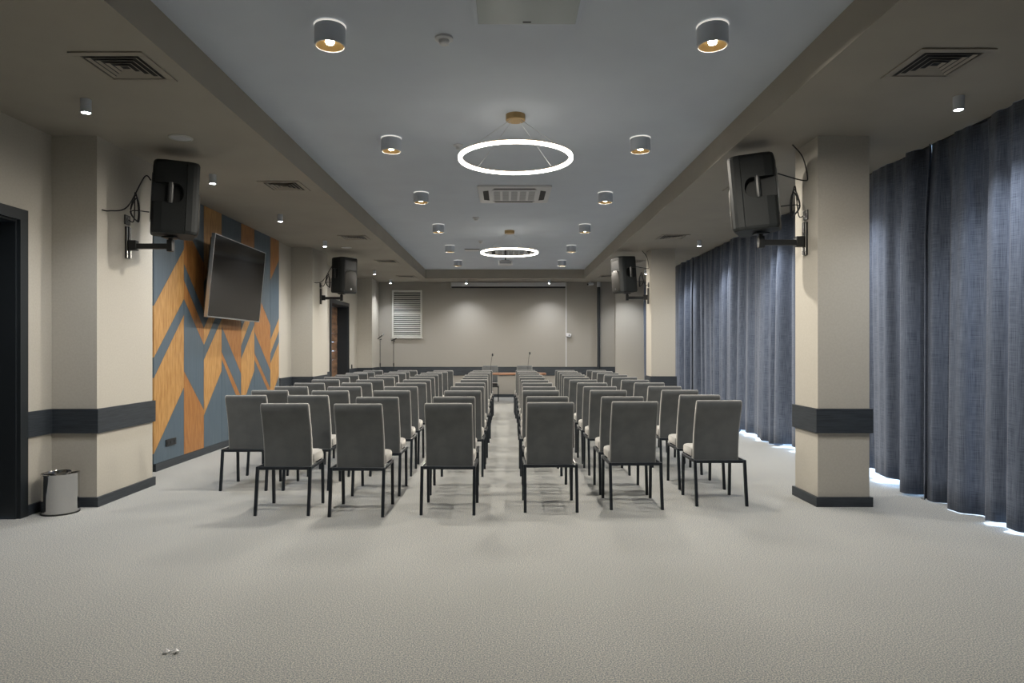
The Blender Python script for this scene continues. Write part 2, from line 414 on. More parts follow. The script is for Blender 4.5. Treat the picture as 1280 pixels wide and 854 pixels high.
# scrap on the carpet
bm = new()
for k in range(2):
    cx = k*.045; vs = [bm.verts.new((cx + .014*math.cos(a)*(1+.3*math.sin(3*a)), (.014*math.sin(a)), .006+.010*random.random())) for a in [2*PI*i/7 for i in range(7)]]
    c2 = bm.verts.new((cx, 0, .024)); c3 = bm.verts.new((cx, 0, .001))
    for i in range(7): bm.faces.new((vs[i], vs[(i+1) % 7], c2)); bm.faces.new((vs[(i+1) % 7], vs[i], c3))
tube(bm, [(.01, 0, .006), (.02, .003, .009), (.038, .002, .006)], .003, 5)
sc = obj('paper_scrap', bm, mat('white_paper', (.9, .9, .92), .8)); sc.location = (gx(208, 3.08), 3.08, 0)
tag(sc, 'tiny crumpled white scrap lying alone on the open carpet', 'paper scrap')

# ------------------------------------------------------------------ chairs
def make_chair(label):
    t = thing('conference_chair', label, 'chair', group='rows of grey conference chairs')
    # backrest: curved padded slab
    bm = new(); prof = [(.380, .155, .058), (.44, .153, .060), (.52, .147, .058), (.62, .135, .055), (.72, .112, .050), (.82, .080, .052), (.862, .0625, .054), (.888, .0555, .052), (.906, .0545, .045), (.919, .058, .036), (.928, .064, .024), (.932, .071, .010)]
    rings = []
    for i, (z, yb, th) in enumerate(prof):
        w = {len(prof)-1: .384, len(prof)-2: .400, len(prof)-3: .407}.get(i, .410)
        r = min(.018, th*.42)
        rings.append([(x, yb + th/2 + y, z + (.0 if i else 0) + .10*0) for x, y in rrect(w, th, r)])
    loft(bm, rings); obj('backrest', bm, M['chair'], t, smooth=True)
    bm = new(); rings = []
    for z, ins in ((.402, .012), (.410, .002), (.43, 0), (.465, 0), (.480, .006), (.488, .022), (.490, .05)):
        rings.append([(x, .345 + y, z) for x, y in rrect(.425-2*ins, .345-2*ins, max(.045-ins*.4, .012), 5)])
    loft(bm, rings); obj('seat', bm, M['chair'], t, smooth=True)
    bm = new(); fw = .2335
    box(bm, -fw+.024, fw-.024, .045, .071, .374, .400); box(bm, -fw+.024, fw-.024, .435, .460, .374, .400)
    box(bm, -fw+.002, -fw+.022, .071, .435, .376, .400); box(bm, fw-.022, fw-.002, .071, .435, .376, .400)
    obj('frame', bm, M['chair_metal'], t, bevel=.003, seg=1)
    for sx in (-1, 1):
        for yb, yt in ((0, .058), (.462, .447)):
            bm = new(); h = .0125; x = sx*(fw-h)
            rings = [[(x+u*h, y+v*h, z) for u, v in ((1, 1), (-1, 1), (-1, -1), (1, -1))] for y, z in ((yb, 0), (yt, .400))]
            loft(bm, rings); obj('leg', bm, M['chair_metal'], t, bevel=.002, seg=1)
    return t
LEFT = {  # column -> [(left px, right px, top px)] from the nearest row on
 1: [(528,590.8,505.2),(540,594,496.8),(553.6,601.7,489.2),(563,604.5,483.7),(567.3,607.2,478.7),(575,609.4,474.6),(577.4,610,471.9),(580.4,610,469.1),(585.3,612,466.4),(587.5,613,465),(590.8,615.4,463.5)],
 2: [(414.4,475.5,506),(443,496.6,497.2),(464.7,512,488.9),(478.75,521,483.8),(493.75,532.3,479.2),(502.7,537.7,475.2),(511,542.7,471.7),(518,547.6,468.8),(525,552.5,466.4),(532.8,559.6,465.1),(541.6,565.6,463.5)],
 3: [(321.3,383.2,505.5),(356,408.5,494.9),(386.7,434.5,489.3),(407.5,450.2,484.2),(425,463.6,479),(443.6,478.3,475.3),(460,492.3,472),(467.5,498,469.3),(478.6,506.9,466.7),(485.8,510.6,465),(496,521,463.2)],
 4: [None,(277.3,330.8,495),(310.5,358,488.3),(340.3,382.8,483.5),(365.6,403.9,479.5),(387.8,423,475),(403.6,435.7,471.5),(417.8,446.9,469),(431,458.6,466.9),(441.3,466.75,465.3),(453,477.8,463.4)]}
RIGHT = {
 1: [(658.6,719.3,504.1),(658,712,496.5),(653,700.2,489.2),(653,696,483.9),(652.6,691.2,479.4),(651.2,686.2,475.6),(649.3,681.6,471.9),(648.75,678.3,469.2),(647.7,675,466.6),(646.6,671,464.8),(645,669,463.1)],
 2: [(765.8,826.2,503),(752.7,806.5,496.7),(737.9,785.6,488.5),(730,772.6,483.7),(721.5,760.3,479),(712.2,747.7,475),(705,737.3,471.9),(702,732.4,469),(699.6,727,466.4),(696.9,722.6,464.6),(694.7,718.2,463.3)],
 3: [(872.2,932.3,501.5),(851,904,494.5),(828.75,875.25,488),(811.5,853.75,483.4),(794,832.5,478.8),(777.75,812.75,475.4),(765.6,798,471.8),(755.4,785.6,468.8),(746.6,775,466.3),(740.6,766.3,464.4),(734,758,462.9)]}
SEAT = {1: 'aisle seat', 2: 'second seat from the aisle', 3: 'third seat from the aisle', 4: 'fourth seat from the aisle'}
proto = None; KC = .470 * F
for blk, tab in (('left', LEFT), ('right', RIGHT)):
    for r in range(11):
        row = [(c, t[r]) for c, t in tab.items() if t[r]]
        mean = sum(KC/(v[2]-VY) for _, v in row)/len(row)
        for c, (a, b_, y) in row:
            d = .45*KC/(y-VY) + .55*mean
            if r < 2: d = KC/(y-VY)
            x = gx((a+b_)/2, d)
            lab = 'grey fabric chair, %s row of the %s block, %s' % (ORD[r], blk, SEAT[c])
            rz = R(random.uniform(-1.3, 1.3))
            if proto is None: proto = make_chair(lab); proto.location = (x, d, 0); proto.rotation_euler = (0, 0, rz)
            else: dup(proto, (x, d, 0), (0, 0, rz), lab)
# two chairs behind the table, facing the room
for px, d, lab in ((612.7, 17.95, 'grey fabric chair behind the long table, facing the room, left of two'), (655.5, 17.95, 'grey fabric chair behind the long table, facing the room, right of two')):
    c = dup(proto, (gx(px, d), d, 0), (0, 0, PI), lab); c['group'] = 'chairs behind the speakers table'

# ------------------------------------------------------------------ speakers' table with gooseneck microphones
tb = thing('conference_table', 'long wooden topped table in front of the back wall', 'table', (0, 17.1, 0))
bm = new(); rr = [(x + .075, y) for x, y in rrect(1.90, .66, .16, 8)]
loft(bm, [[(x*.995, y*.99, z) for x, y in rr] if k in (0, 3) else [(x, y, z) for x, y in rr] for k, z in enumerate((.722, .727, .757, .762))])
obj('tabletop', bm, M['tabletop'], tb, smooth=True)
for x in (-.70, .80):
    mk('leg', M['chair_metal'], tb, lambda bm: (box(bm, x-.03, x+.03, -.03, .03, .03, .722), box(bm, x-.035, x+.035, -.28, .28, 0, .03)), bevel=.004)
for px, hy, lab in ((613.5, 443.6, 'thin gooseneck microphone on the table, left one of two'), (660, 441.7, 'thin gooseneck microphone on the table, right one of two')):
    d = 17.1; x = gx(px, d); zt = gz(hy, d)
    g = thing('gooseneck_microphone', lab, 'microphone', (x, d, .762), group='gooseneck microphones on the table')
    mk('base', M['black'], g, lambda bm: (loft(bm, [[(u, v, z) for u, v in rrect(w, w*1.2, .012)] for z, w in ((0, .11), (.02, .11), (.035, .07))])))
    top = zt-.762; lean = .045
    mk('gooseneck', M['black'], g, lambda bm: tube(bm, spline([(0, 0, .03), (.002, 0, top*.4), (lean*.5, 0, top*.8), (lean*.85, -.01, top-.03)], 5), .005), smooth=True)
    mk('microphone_head', M['charcoal'], g, lambda bm: lathe(bm, [(.001, -.035), (.016, -.032), (.021, 0), (.018, .03), (.001, .036)], 14, (lean, -.015, top)), smooth=True)

# floor microphone stands near the left back corner
for px, d, ty, lab, mlab, lean in ((474.3, 18.0, 423, 'slim black microphone stand in the back corner beside the end pillar', 'black handheld microphone clipped to the stand beside the end pillar', .09),
                             (492.0, 18.0, 425, 'slim black microphone stand below the white louvred panel', 'black handheld microphone clipped to the stand below the louvred panel', .16)):
    x = gx(px, d); zt = gz(ty, d)
    if px < 480: x = -3.36
    s = thing('microphone_stand', lab, 'microphone stand', (x, d, 0), group='floor microphone stands')
    mk('base', M['black'], s, lambda bm: lathe(bm, [(.001, 0), (.14, 0), (.14, .012), (.03, .03), (.001, .03)], 28), smooth=True)
    mk('pole', M['black'], s, lambda bm: (tube(bm, [(0, 0, .03), (0, 0, .95)], .012), tube(bm, [(0, 0, .95), (0, 0, zt-.06)], .008), tube(bm, [(0, 0, .92), (0, 0, .99)], .018)), smooth=True)
    mk('clip', M['black'], s, lambda bm: tube(bm, [(0, 0, zt-.07), (-.01, 0, zt-.04), (.035, 0, zt-.02)], .016), smooth=True)
    bm = new(); p0 = Vector((-.085, 0, -.035)); p1 = Vector((.10, 0, .045)) if lean > .1 else Vector((.06, 0, .09))
    dirv = (p1-p0).normalized()
    tube(bm, [p0, p0+dirv*.15, p0+dirv*.155], [.012, .017, .017], 12); mo = obj('microphone', bm, M['black'], None, smooth=True)
    mo.location = (x+.02, d-.001, zt+.012)
    tag(mo, mlab, 'microphone', 'microphones on floor stands')
    mk('microphone_head', M['steel'], mo, lambda bm: lathe(bm, [(.001, -.028), (.018, -.022), (.026, 0), (.022, .02), (.001, .028)], 14, tuple(p1)), smooth=True)

# ------------------------------------------------------------------ back wall fittings
yb = Y1
sh = thing('projector_screen_case', 'long pale projection screen case along the top of the back wall', 'screen case', (0, yb, 0))
bxo('case', M['white'], sh, -1.53, 1.69, -.13, -.005, 3.135, 3.255, bevel=.01)
bxo('slot', M['dark_slot'], sh, -1.53, 1.69, -.12, -.015, 3.10, 3.135)
for x in (-1.55, 1.69): bxo('end_cap', M['offwhite'], sh, x, x+.02, -.14, -.003, 3.095, 3.26)
lv = thing('louvred_panel', 'white louvred wall panel high on the left of the back wall', 'louvre panel', (gx(509, yb), yb, 0))
z0, z1, hw = gz(422.3, yb), gz(363, yb), .425
zm = gz(392.3, yb)
def flv(bm):
    box(bm, -hw, -hw+.045, -.05, -.002, z0, z1); box(bm, hw-.045, hw, -.05, -.002, z0, z1)
    box(bm, -hw+.045, hw-.045, -.05, -.002, z0, z0+.045); box(bm, -hw+.045, hw-.045, -.05, -.002, z1-.045, z1)
    box(bm, -hw-.02, hw+.02, -.06, -.002, z0-.02, z0)
mk('frame', M['offwhite'], lv, flv)
bxo('middle_rail', M['offwhite'], lv, -hw+.045, hw-.045, -.045, -.01, zm-.025, zm+.025)
for a, c in ((z0+.045, zm-.025), (zm+.025, z1-.045)):
    bm = new(); n = 11
    for i in range(n):
        z = a + (i+.5)*(c-a)/n
        rings = [[(x, -.028+u, z+w) for u, w in ((-.018, -.014), (-.012, -.018), (.018, .012), (.012, .016))] for x in (-hw+.047, hw-.047)]
        loft(bm, rings)
    obj('slats', bm, M['offwhite'], lv)
bxo('backing', M['dark_slot'], lv, -hw+.045, hw-.045, -.008, -.003, z0+.045, z1-.045)
cd = bxo('cable_conduit', M['white'], None, gx(707.6, yb)-.012, gx(707.6, yb)+.012, yb-.016, yb-.001, BZ1+.001, 3.26); tag(cd, 'thin white vertical cable conduit on the back wall', 'conduit')
bm = new(); box(bm, -.07, .07, -.05, 0, -.05, .05); cb = thing('switch_box', 'small white control box beside the white conduit on the back wall', 'switch box', (gx(710.5, yb), yb-.018, gz(419, yb)), (0, R(12), 0))
obj('housing', bm, M['white'], cb, bevel=.008); mk('lens', M['black'], cb, lambda bm: box(bm, .0, .03, -.054, -.05, -.015, .015))
pp = thing('dark_pole', 'dark vertical pole at the right of the back wall', 'pole', (gx(748.3, yb-.1), yb-.1, 0))
mk('pole', M['charcoal'], pp, lambda bm: tube(bm, [(0, 0, .0), (0, 0, 3.12)], .042, 14), smooth=True)
mk('top_cap', M['white'], pp, lambda bm: lathe(bm, [(.05, 3.12), (.05, 3.265), (.02, 3.268)], 14), smooth=True)
sc = thing('security_camera', 'small white security camera at the top of the back wall', 'camera', (gx(737.4, yb-.15), yb-.15, 3.20))
mk('mount', M['white'], sc, lambda bm: tube(bm, [(0, .0, .068), (0, 0, .02)], .03, 12), smooth=True)
mk('body', M['white'], sc, lambda bm: tube(bm, [(-.06, -.03, -.01), (.09, .05, .01)], .038, 14), smooth=True)
mk('lens', M['black'], sc, lambda bm: tube(bm, [(-.066, -.034, -.011), (-.06, -.03, -.01)], .028, 14), smooth=True)

# ------------------------------------------------------------------ loudspeakers on wall brackets
def cabinet():
    # plan outline, front towards +Y, widest at the front; centre of the base at the origin
    out = [(-.175, .205), (-.20, .18), (-.213, .15), (-.213, .10), (-.205, .09), (-.165, -.10), (-.135, -.165), (-.10, -.185)]
    out = out + [(-x, y) for x, y in reversed(out)]
    hgt = .68
    bm = new(); rings = []
    for z, s in ((0, .93), (.012, .975), (.03, 1), (hgt-.03, 1), (hgt-.012, .975), (hgt, .93)):
        rings.append([(x*s, y*s, z) for x, y in out])
    loft(bm, rings)
    bmesh.ops.recalc_face_normals(bm, faces=bm.faces[:])
    me = bpy.data.meshes.new('cab'); bm.to_mesh(me); bm.free()
    o = bpy.data.objects.new('cab', me); C.objects.link(o)
    cut = new()
    for s in (-1, 1):
        # handle pocket with rounded front end, open towards the rear
        pts = [(-.20, .285), (-.20, .465)] + [(.015+.06*math.sin(a), .375+.09*math.cos(a)) for a in [PI*i/8 for i in range(9)]]
        xs = (s*.105, s*.30)
        loft(cut, [[(x, p[0], p[1]) for p in pts] for x in xs])
        # step down the side panel above and below the pocket
        for za, zb in ((.035, .272), (.478, .645)):
            rings = [[(s*(.155 if y < -.05 else .195), y, z) for y, z in ((-.22, za), (-.075, za), (-.075, zb), (-.22, zb))], [(s*.30, y, z) for y, z in ((-.22, za), (-.075, za), (-.075, zb), (-.22, zb))]]
            b3 = rings[0]; rings[0] = [(s*(.170 if p[1] > -.1 else .138), p[1], p[2]) for p in b3]
            loft(cut, rings)
        # groove between baffle and shell
        box(cut, min(s*.203, s*.25), max(s*.203, s*.25), .085, .092, .02, .66)
    # front recess for the horn and the woofer mesh
    box(cut, -.15, .15, .188, .25, .44, .62)
    bmesh.ops.recalc_face_normals(cut, faces=cut.faces[:])
    cm = bpy.data.meshes.new('cut'); cut.to_mesh(cm); cut.free()
    co = bpy.data.objects.new('cut', cm); C.objects.link(co)
    md = o.modifiers.new('b', 'BOOLEAN'); md.object = co; md.operation = 'DIFFERENCE'; md.solver = 'EXACT'; md.use_self = True
    dg = bpy.context.evaluated_depsgraph_get()
    res = bpy.data.meshes.new_from_object(o.evaluated_get(dg))
    bpy.data.objects.remove(co); bpy.data.objects.remove(o)
    return res
CABM = cabinet(); CABM.name = 'cabinet'; CABM.materials.clear(); CABM.materials.append(M['cab'])
def make_speaker(label):
    t = thing('loudspeaker', label, 'loudspeaker', group='wall-mounted loudspeakers')
    o = bpy.data.objects.new('cabinet', CABM); C.objects.link(o); o.parent = t
    bv = o.modifiers.new('bevel', 'BEVEL'); bv.width = .004; bv.segments = 2; bv.limit_method = 'ANGLE'; bv.angle_limit = R(35)
    for s in (-1, 1):
        mk('handle', M['grip'], t, lambda bm: loft(bm, [[(s*.176+u*w, -.035+v*1.15*w, z) for u, v in ((1, .4), (.4, 1), (-.4, 1), (-1, .4), (-1, -.4), (-.4, -1), (.4, -1), (1, -.4))] for z, w in ((.280, .016), (.310, .019), (.44, .019), (.470, .016))]), smooth=True)
    def gr(bm):
        pts = [(-.155, .04), (-.165, .08), (-.165, .33), (-.13, .40), (-.05, .43), (.05, .43), (.13, .40), (.165, .33), (.165, .08), (.155, .04), (.08, .02), (-.08, .02)]
        loft(bm, [[(x, .200, z) for x, z in pts], [(x, .212, z) for x, z in pts], [(x*.9, .222, .225+(z-.225)*.92) for x, z in pts]])
    mk('grille', M['grille'], t, gr, bevel=.003)
    def hn(bm):
        loft(bm, [[(x, y, z) for x, z in ((-w, .53-h), (w, .53-h), (w, .53+h), (-w, .53+h))] for w, h, y in ((.145, .085, .206), (.12, .065, .198), (.05, .05, .1895))])
    mk('horn', M['charcoal'], t, hn)
    lg = mk('badge', M['steel'], t, lambda bm: tube(bm, [(0, .2215, .075), (0, .226, .075)], .02, 12)); lg['label'] = 'small round silver badge'
    mk('rear_panel', M['grip'], t, lambda bm: box(bm, -.08, .08, -.192, -.183, .12, .56), bevel=.003)
    return t
def make_bracket(label, sgn):
    t = thing('speaker_bracket', label, 'bracket', group='speaker wall brackets')
    mk('wall_plate', M['black'], t, lambda bm: (box(bm, .0, .018, -.035, .035, -.15, .15), box(bm, .018, .03, -.016, .016, -.15, .15)), bevel=.002)
    for y in (-.027, .027): mk('rail', M['chrome'], t, lambda bm: box(bm, .018, .024, y-.007, y+.007, -.148, .148))
    mk('arm', M['black'], t, lambda bm: (box(bm, .03, .10, -.03, .03, -.075, .02), box(bm, .10, .40, -.024, .024, -.06, -.01), box(bm, .39, .44, -.027, .027, -.085, .025)), bevel=.004)
    mk('clamp', M['black'], t, lambda bm: tube(bm, [(.415, 0, -.01), (.415, 0, .055)], .02, 12), smooth=True)
    mk('top_plate', M['charcoal'], t, lambda bm: box(bm, .355, .475, -.06, .06, .040, .054), bevel=.003)
    return t
SPK = [  # x wall, y, facing angle (deg from +X), tilt, sign, label bits
 (-3.6, 6.385, 29, 2.5, 1, 'black loudspeaker on the near left pillar, seen from its side', 'near left pillar'),
 (-3.6, 13.05, -30, 2, 1, 'black loudspeaker on the far left pillar, by the plank door', 'far left pillar'),
 (2.755, 6.155, 154, 5, -1, 'black loudspeaker on the near right pillar, tilted downwards', 'near right pillar'),
 (2.755, 12.93, 196, 4, -1, 'black loudspeaker on the far right pillar, in front of curtains', 'far right pillar')]
AZ = 2.40; sp0 = bk0 = None
for xw, y, ang, tilt, sg, lab, where in SPK:
    rot = (0, 0, 0 if sg > 0 else PI); loc = (xw + sg*.001, y, AZ)
    lb = 'black wall bracket with chrome rails holding the loudspeaker, on the ' + where
    if bk0 is None: bk0 = make_bracket(lb, sg); bk0.location = loc; bk0.rotation_euler = rot
    else: dup(bk0, loc, rot, lb)
    sx = xw + sg*.43; srot = (R(-tilt), 0, R(ang-90)); sl = (sx, y, AZ+.064)
    if sp0 is None: sp0 = make_speaker(lab); sp0.location = sl; sp0.rotation_euler = srot; s = sp0
    else: s = dup(sp0, sl, srot, lab)
    # socket above the bracket and the cable from it to the speaker's back
    so = socket('wall_socket', xw + sg*.001, y, AZ+.215, 1, 'square socket above the speaker bracket on the ' + where, s=.09, out=sg)
    rear = Matrix.Translation(sl) @ Matrix.Rotation(R(ang-90), 4, 'Z') @ Matrix.Rotation(R(-tilt), 4, 'X')
    rp = rear @ Vector((0, -.20, .20)); ru = rear @ Vector((0, -.20, .50)); dy = -.10
    w0 = Vector((xw + sg*.02, y, AZ+.215))
    mid = (w0+rp)/2
    pts = [w0, w0+Vector((sg*.06, -.02, -.005))]
    for k in range(3):
        q = mid + Vector((sg*(.02+.01*k), dy-.01*k, 0))
        pts += [q + Vector((0, 0, .20-.03*k)), q + Vector((sg*.035, -.01, .05)), q + Vector((sg*.02, 0, -.06-.01*k)), q + Vector((-sg*.04, -.01, .02))]
    pts += [rp]
    bm = new(); tube(bm, spline(pts, 6), .0055, 6)
    if sg < 0:
        c0 = Vector((xw - .12, y+.02, SZ-.002)); tube(bm, spline([c0, c0+Vector((.08, -.03, -.12)), c0+Vector((.11, -.06, -.30)), c0+Vector((.08, -.06, -.345)), ru], 6), .006, 6)
    else: tube(bm, spline([Vector((xw+.003, y-.40, 2.63)), Vector((xw+.05, y-.36, 2.63)), Vector((xw+.12, y-.2, 2.70)), ru+Vector((-.06, 0, .03)), ru], 6), .006, 6)
    tag(obj('speaker_cable', bm, M['cable'], None, smooth=True), 'looped black cable behind the loudspeaker on the ' + where, 'cable', 'loudspeaker cables')

# ------------------------------------------------------------------ ceiling fittings
# small soffit downlights
def make_down(label):
    t = thing('soffit_downlight', label, 'downlight', group='small white soffit downlights')
    mk('body', M['lamp_body'], t, lambda bm: lathe(bm, [(.001, 0), (.037, 0), (.037, -.10), (.030, -.10), (.030, -.094), (.001, -.094)], 20), smooth=True)
    mk('lens', M['lens_cool'], t, lambda bm: lathe(bm, [(.001, -.0945), (.0295, -.0945), (.0295, -.098), (.001, -.099)], 20))
    spot('lamp', t, (0, 0, -.108), 75, (.95, .97, 1.0), 116, .9, .03)
    return t
dn = None
DL = [(-3.16, y) for y in (5.06, 7.25, 9.42, 11.75, 14.0, 16.2, 18.45)]
DR = [(3.37, y) for y in (5.0, 7.25, 9.42, 11.7, 14.0, 16.15, 18.4)]
jobs = [(x, y, 'small white ceiling downlight in the row along the left wall, %s one' % ORD[min(i, 10)]) for i, (x, y) in enumerate(DL)]
jobs += [(x, y, 'small white ceiling downlight in the row along the curtains, %s one' % ORD[min(i, 10)]) for i, (x, y) in enumerate(DR)]
jobs += [(-1.08, 18.5, 'small white ceiling downlight before the screen case, left of two'), (1.20, 18.5, 'small white ceiling downlight before the screen case, right of two')]
for x, y, l in jobs:
    if dn is None: dn = make_down(l); dn.location = (x, y, SZ)
    else: dup(dn, (x, y, SZ), (0, 0, 0), l)
# cylinder lights in the tray
def make_cyl(label):
    t = thing('cylinder_ceiling_light', label, 'ceiling light', group='cylinder lights on the middle ceiling')
    mk('mount', M['white'], t, lambda bm: lathe(bm, [(.001, 0), (.05, 0), (.05, -.014), (.001, -.014)], 20))
    mk('body', M['lamp_body'], t, lambda bm: lathe(bm, [(.03, -.014), (.098, -.014), (.100, -.018), (.100, -.136), (.098, -.138)], 36), smooth=True)
    mk('rim', M['white'], t, lambda bm: lathe(bm, [(.098, -.1375), (.0995, -.141), (.091, -.141), (.089, -.1375)], 36), smooth=True)
    mk('reflector', M['copper'], t, lambda bm: lathe(bm, [(.090, -.138), (.083, -.122), (.066, -.106), (.04, -.098), (.001, -.096)], 36), smooth=True)
    mk('bulb', M['lens_warm'], t, lambda bm: lathe(bm, [(.028, -.0985), (.030, -.112), (.024, -.124), (.001, -.128)], 18), smooth=True)
    mk('glow_ring', M['glow'], t, lambda bm: lathe(bm, [(.055, -.012), (.103, -.012), (.103, -.006), (.055, -.006)], 36))
    spot('lamp', t, (0, 0, -.142), 120, (1.0, .92, .80), 172, .45, .03)
    return t
cl = None
YS = (4.40, 6.76, 9.14, 11.5, 13.85, 16.2)
for sname, x in (('left', -1.15), ('right', 1.355)):
    for i, y in enumerate(YS):
        l = 'grey-white cylinder ceiling light with copper inside, %s row, %s one' % (sname, ORD[i] if i < 5 else 'farthest')
        if cl is None: cl = make_cyl(l); cl.location = (x, y, TZ)
        else: dup(cl, (x, y, TZ), (0, 0, 0), l)
# ring pendants
def make_ring(label):
    t = thing('ring_pendant_light', label, 'pendant light', group='glowing ring pendants')
    mk('canopy', M['gold'], t, lambda bm: lathe(bm, [(.001, 0), (.088, 0), (.088, -.05), (.083, -.055), (.001, -.055)], 32), smooth=True)
    n = 72; r = .503
    def rg(bm, ro, ri, zt, zb):
        rings = []
        for i in range(n):
            a = 2*PI*i/n; c, s = math.cos(a), math.sin(a)
            rings.append([(ro*c, ro*s, zb), (ro*c, ro*s, zt), (ri*c, ri*s, zt), (ri*c, ri*s, zb)])
        loft(bm, rings, closed=True)
    mk('diffuser', M['ring'], t, lambda bm: rg(bm, r+.0165, r-.0165, -.386, -.410))
    mk('rim', M['gold'], t, lambda bm: rg(bm, r+.013, r-.013, -.378, -.386))
    for k in range(4):
        a = R(45+90*k)
        mk('cable', M['steel'], t, lambda bm: tube(bm, [(.06*math.cos(a), .06*math.sin(a), -.055), (r*math.cos(a), r*math.sin(a), -.38)], .0022, 5))
    return t
rp_ = make_ring('large glowing ring pendant over the nearest chairs, the closer of two'); rp_.location = (.09, 6.1, TZ)
dup(rp_, (.07, 12.12, TZ), (0, 0, 0), 'glowing ring pendant farther down the room, in front of the projector')
# air-conditioning cassettes
def make_ac(label):
    t = thing('air_conditioner_cassette', label, 'air conditioner', group='ceiling air conditioner cassettes')
    h = .485
    mk('panel', M['white'], t, lambda bm: loft(bm, [[(x, y, z) for x, y in rrect(w, w, .03)] for z, w in ((-.001, .97), (-.022, .97), (-.03, .94))]), smooth=True)
    for k in range(4):
        def sl(bm):
            c, s = round(math.cos(k*PI/2)), round(math.sin(k*PI/2))
            pts = [(-.30, .345), (.30, .345), (.26, .42), (-.26, .42)]
            loft(bm, [[(c*x-s*y, s*x+c*y, z) for x, y in pts] for z in (-.0305, -.029)])
        mk('air_slot', M['dark_slot'], t, sl)
    mk('grille_frame', M['white'], t, lambda bm: box(bm, -.30, .30, -.30, .30, -.036, -.030), bevel=.004)
    bm = new()
    for i in range(5):
        for j in range(8):
            x = -.235+i*.1175; y = -.24+j*.0685
            box(bm, x-.042, x+.042, y-.025, y+.025, -.0375, -.0362)
    obj('grille', bm, M['ac_grille'], t)
    return t
ac = make_ac('white square air conditioner cassette between the two ring pendants'); ac.location = (.118, 9.205, TZ)
dup(ac, (.118, 14.75, TZ), (0, 0, 0), 'white air conditioner cassette seen through the farther ring pendant')
hp = thing('ceiling_access_panel', 'glossy square ceiling panel cut off by the top of the picture', 'ceiling panel', (.137, 4.04, TZ))
mk('frame', M['ceiling'], hp, lambda bm: loft(bm, [[(x, y, z) for x, y in rrect(w, w, .01)] for z, w in ((-.001, .69), (-.010, .69), (-.012, .68))]))
mk('panel', M['gloss_panel'], hp, lambda bm: box(bm, -.315, .315, -.315, .315, -.018, -.0125), bevel=.003)
mk('latch', M['dark_slot'], hp, lambda bm: box(bm, -.027, .027, .275, .292, -.0195, -.0182), bevel=.0005)
# detectors
for px, d, r, lab in ((555, 4.58, .062, 'round white smoke detector near the cut-off ceiling panel'), (573, 7.0, .05, 'small round ceiling sensor just left of the closer ring pendant'),
                   (595, 10.9, .055, 'small round ceiling detector beyond the first cassette, the closer of two'), (601, 13.3, .05, 'small round ceiling detector left of the farther ring pendant')):
    t = thing('smoke_detector', lab, 'smoke detector', (gx(px, d), d, TZ), group='ceiling detectors')
    mk('base', M['white'], t, lambda bm: lathe(bm, [(.001, 0), (r, 0), (r, -.014), (r*.8, -.02), (.001, -.02)], 24), smooth=True)
    mk('sensor', M['white'], t, lambda bm: lathe(bm, [(r*.6, -.02), (r*.55, -.042), (r*.4, -.05), (.001, -.05)], 24), smooth=True)
sv = thing('slim_ceiling_hatch', 'slim flat hatch on the ceiling left of the farther ring pendant', 'hatch', (gx(590.5, 14.5), 14.5, TZ))
bxo('plate', M['white'], sv, -.16, .16, -.15, .15, -.012, -.001); bxo('edge_gap_strip', M['dark_slot'], sv, -.16, .16, -.155, -.15, -.014, -.001)  # dark strip stands for the gap along the hatch's near edge
# ceiling projector
pj = thing('ceiling_projector', 'white projector hanging from the ceiling by a thin rod', 'projector', (gx(631.8, 14.3), 14.3, TZ))
mk('rod', M['charcoal'], pj, lambda bm: (tube(bm, [(0, 0, 0), (0, 0, -.25)], .014, 10), lathe(bm, [(.001, 0), (.06, 0), (.06, -.012), (.001, -.012)], 16), box(bm, -.09, .09, -.06, .06, -.262, -.25)), smooth=True)
mk('body', M['white'], pj, lambda bm: loft(bm, [[(x, y, z) for x, y in rrect(w, w*.8, .03)] for z, w in ((-.265, .28), (-.272, .30), (-.345, .30), (-.352, .285))]), smooth=True)
mk('lens', M['black'], pj, lambda bm: tube(bm, [(.06, .10, -.31), (.06, .135, -.31)], .035, 16), smooth=True)
mk('rear_panel', M['ac_grille'], pj, lambda bm: box(bm, -.12, .12, -.124, -.120, -.335, -.285))
# square diffusers
def make_vent(label):
    t = thing('ceiling_air_vent', label, 'air vent', group='square soffit air vents')
    def ringbox(bm, o, i, z0, z1):
        box(bm, -o, o, -o, -i, z0, z1); box(bm, -o, o, i, o, z0, z1); box(bm, -o, -i, -i, i, z0, z1); box(bm, i, o, -i, i, z0, z1)
    mk('frame', M['soffit_vent'], t, lambda bm: ringbox(bm, .235, .185, -.010, -.001), bevel=.002)
    mk('backing', M['dark_slot'], t, lambda bm: box(bm, -.185, .185, -.185, .185, -.003, -.001))
    for o in (.165, .125, .085, .045):
        bm = new()
        lo, hi = o, o-.016
        loft(bm, [[(x*s, y*s, z) for x, y in ((1, 1), (-1, 1), (-1, -1), (1, -1))] for s, z in ((lo, -.012), (lo-.003, -.012), (hi-.003, -.0035), (hi, -.0035))], caps=False, closed=True)
        obj('louvre', bm, M['soffit_vent'], t)
    return t
vn = None
VL = [(-2.53, 4.47), (-2.55, 7.75), (-2.56, 11.37), (-2.57, 14.5), (-2.6, 17.6)]
VR = [(2.83, 4.42), (2.81, 7.75), (2.81, 11.3), (2.75, 14.5), (2.68, 17.5)]
VO = ['nearest', 'second', 'third', 'fourth', 'farthest']
for sname, L in (('left', VL), ('right', VR)):
    for i, (x, y) in enumerate(L):
        l = 'square taupe ceiling air vent on the %s soffit, %s of five' % (sname, VO[i])
        if vn is None: vn = make_vent(l); vn.location = (x, y, SZ)
        else: dup(vn, (x, y, SZ), (0, 0, 0), l)
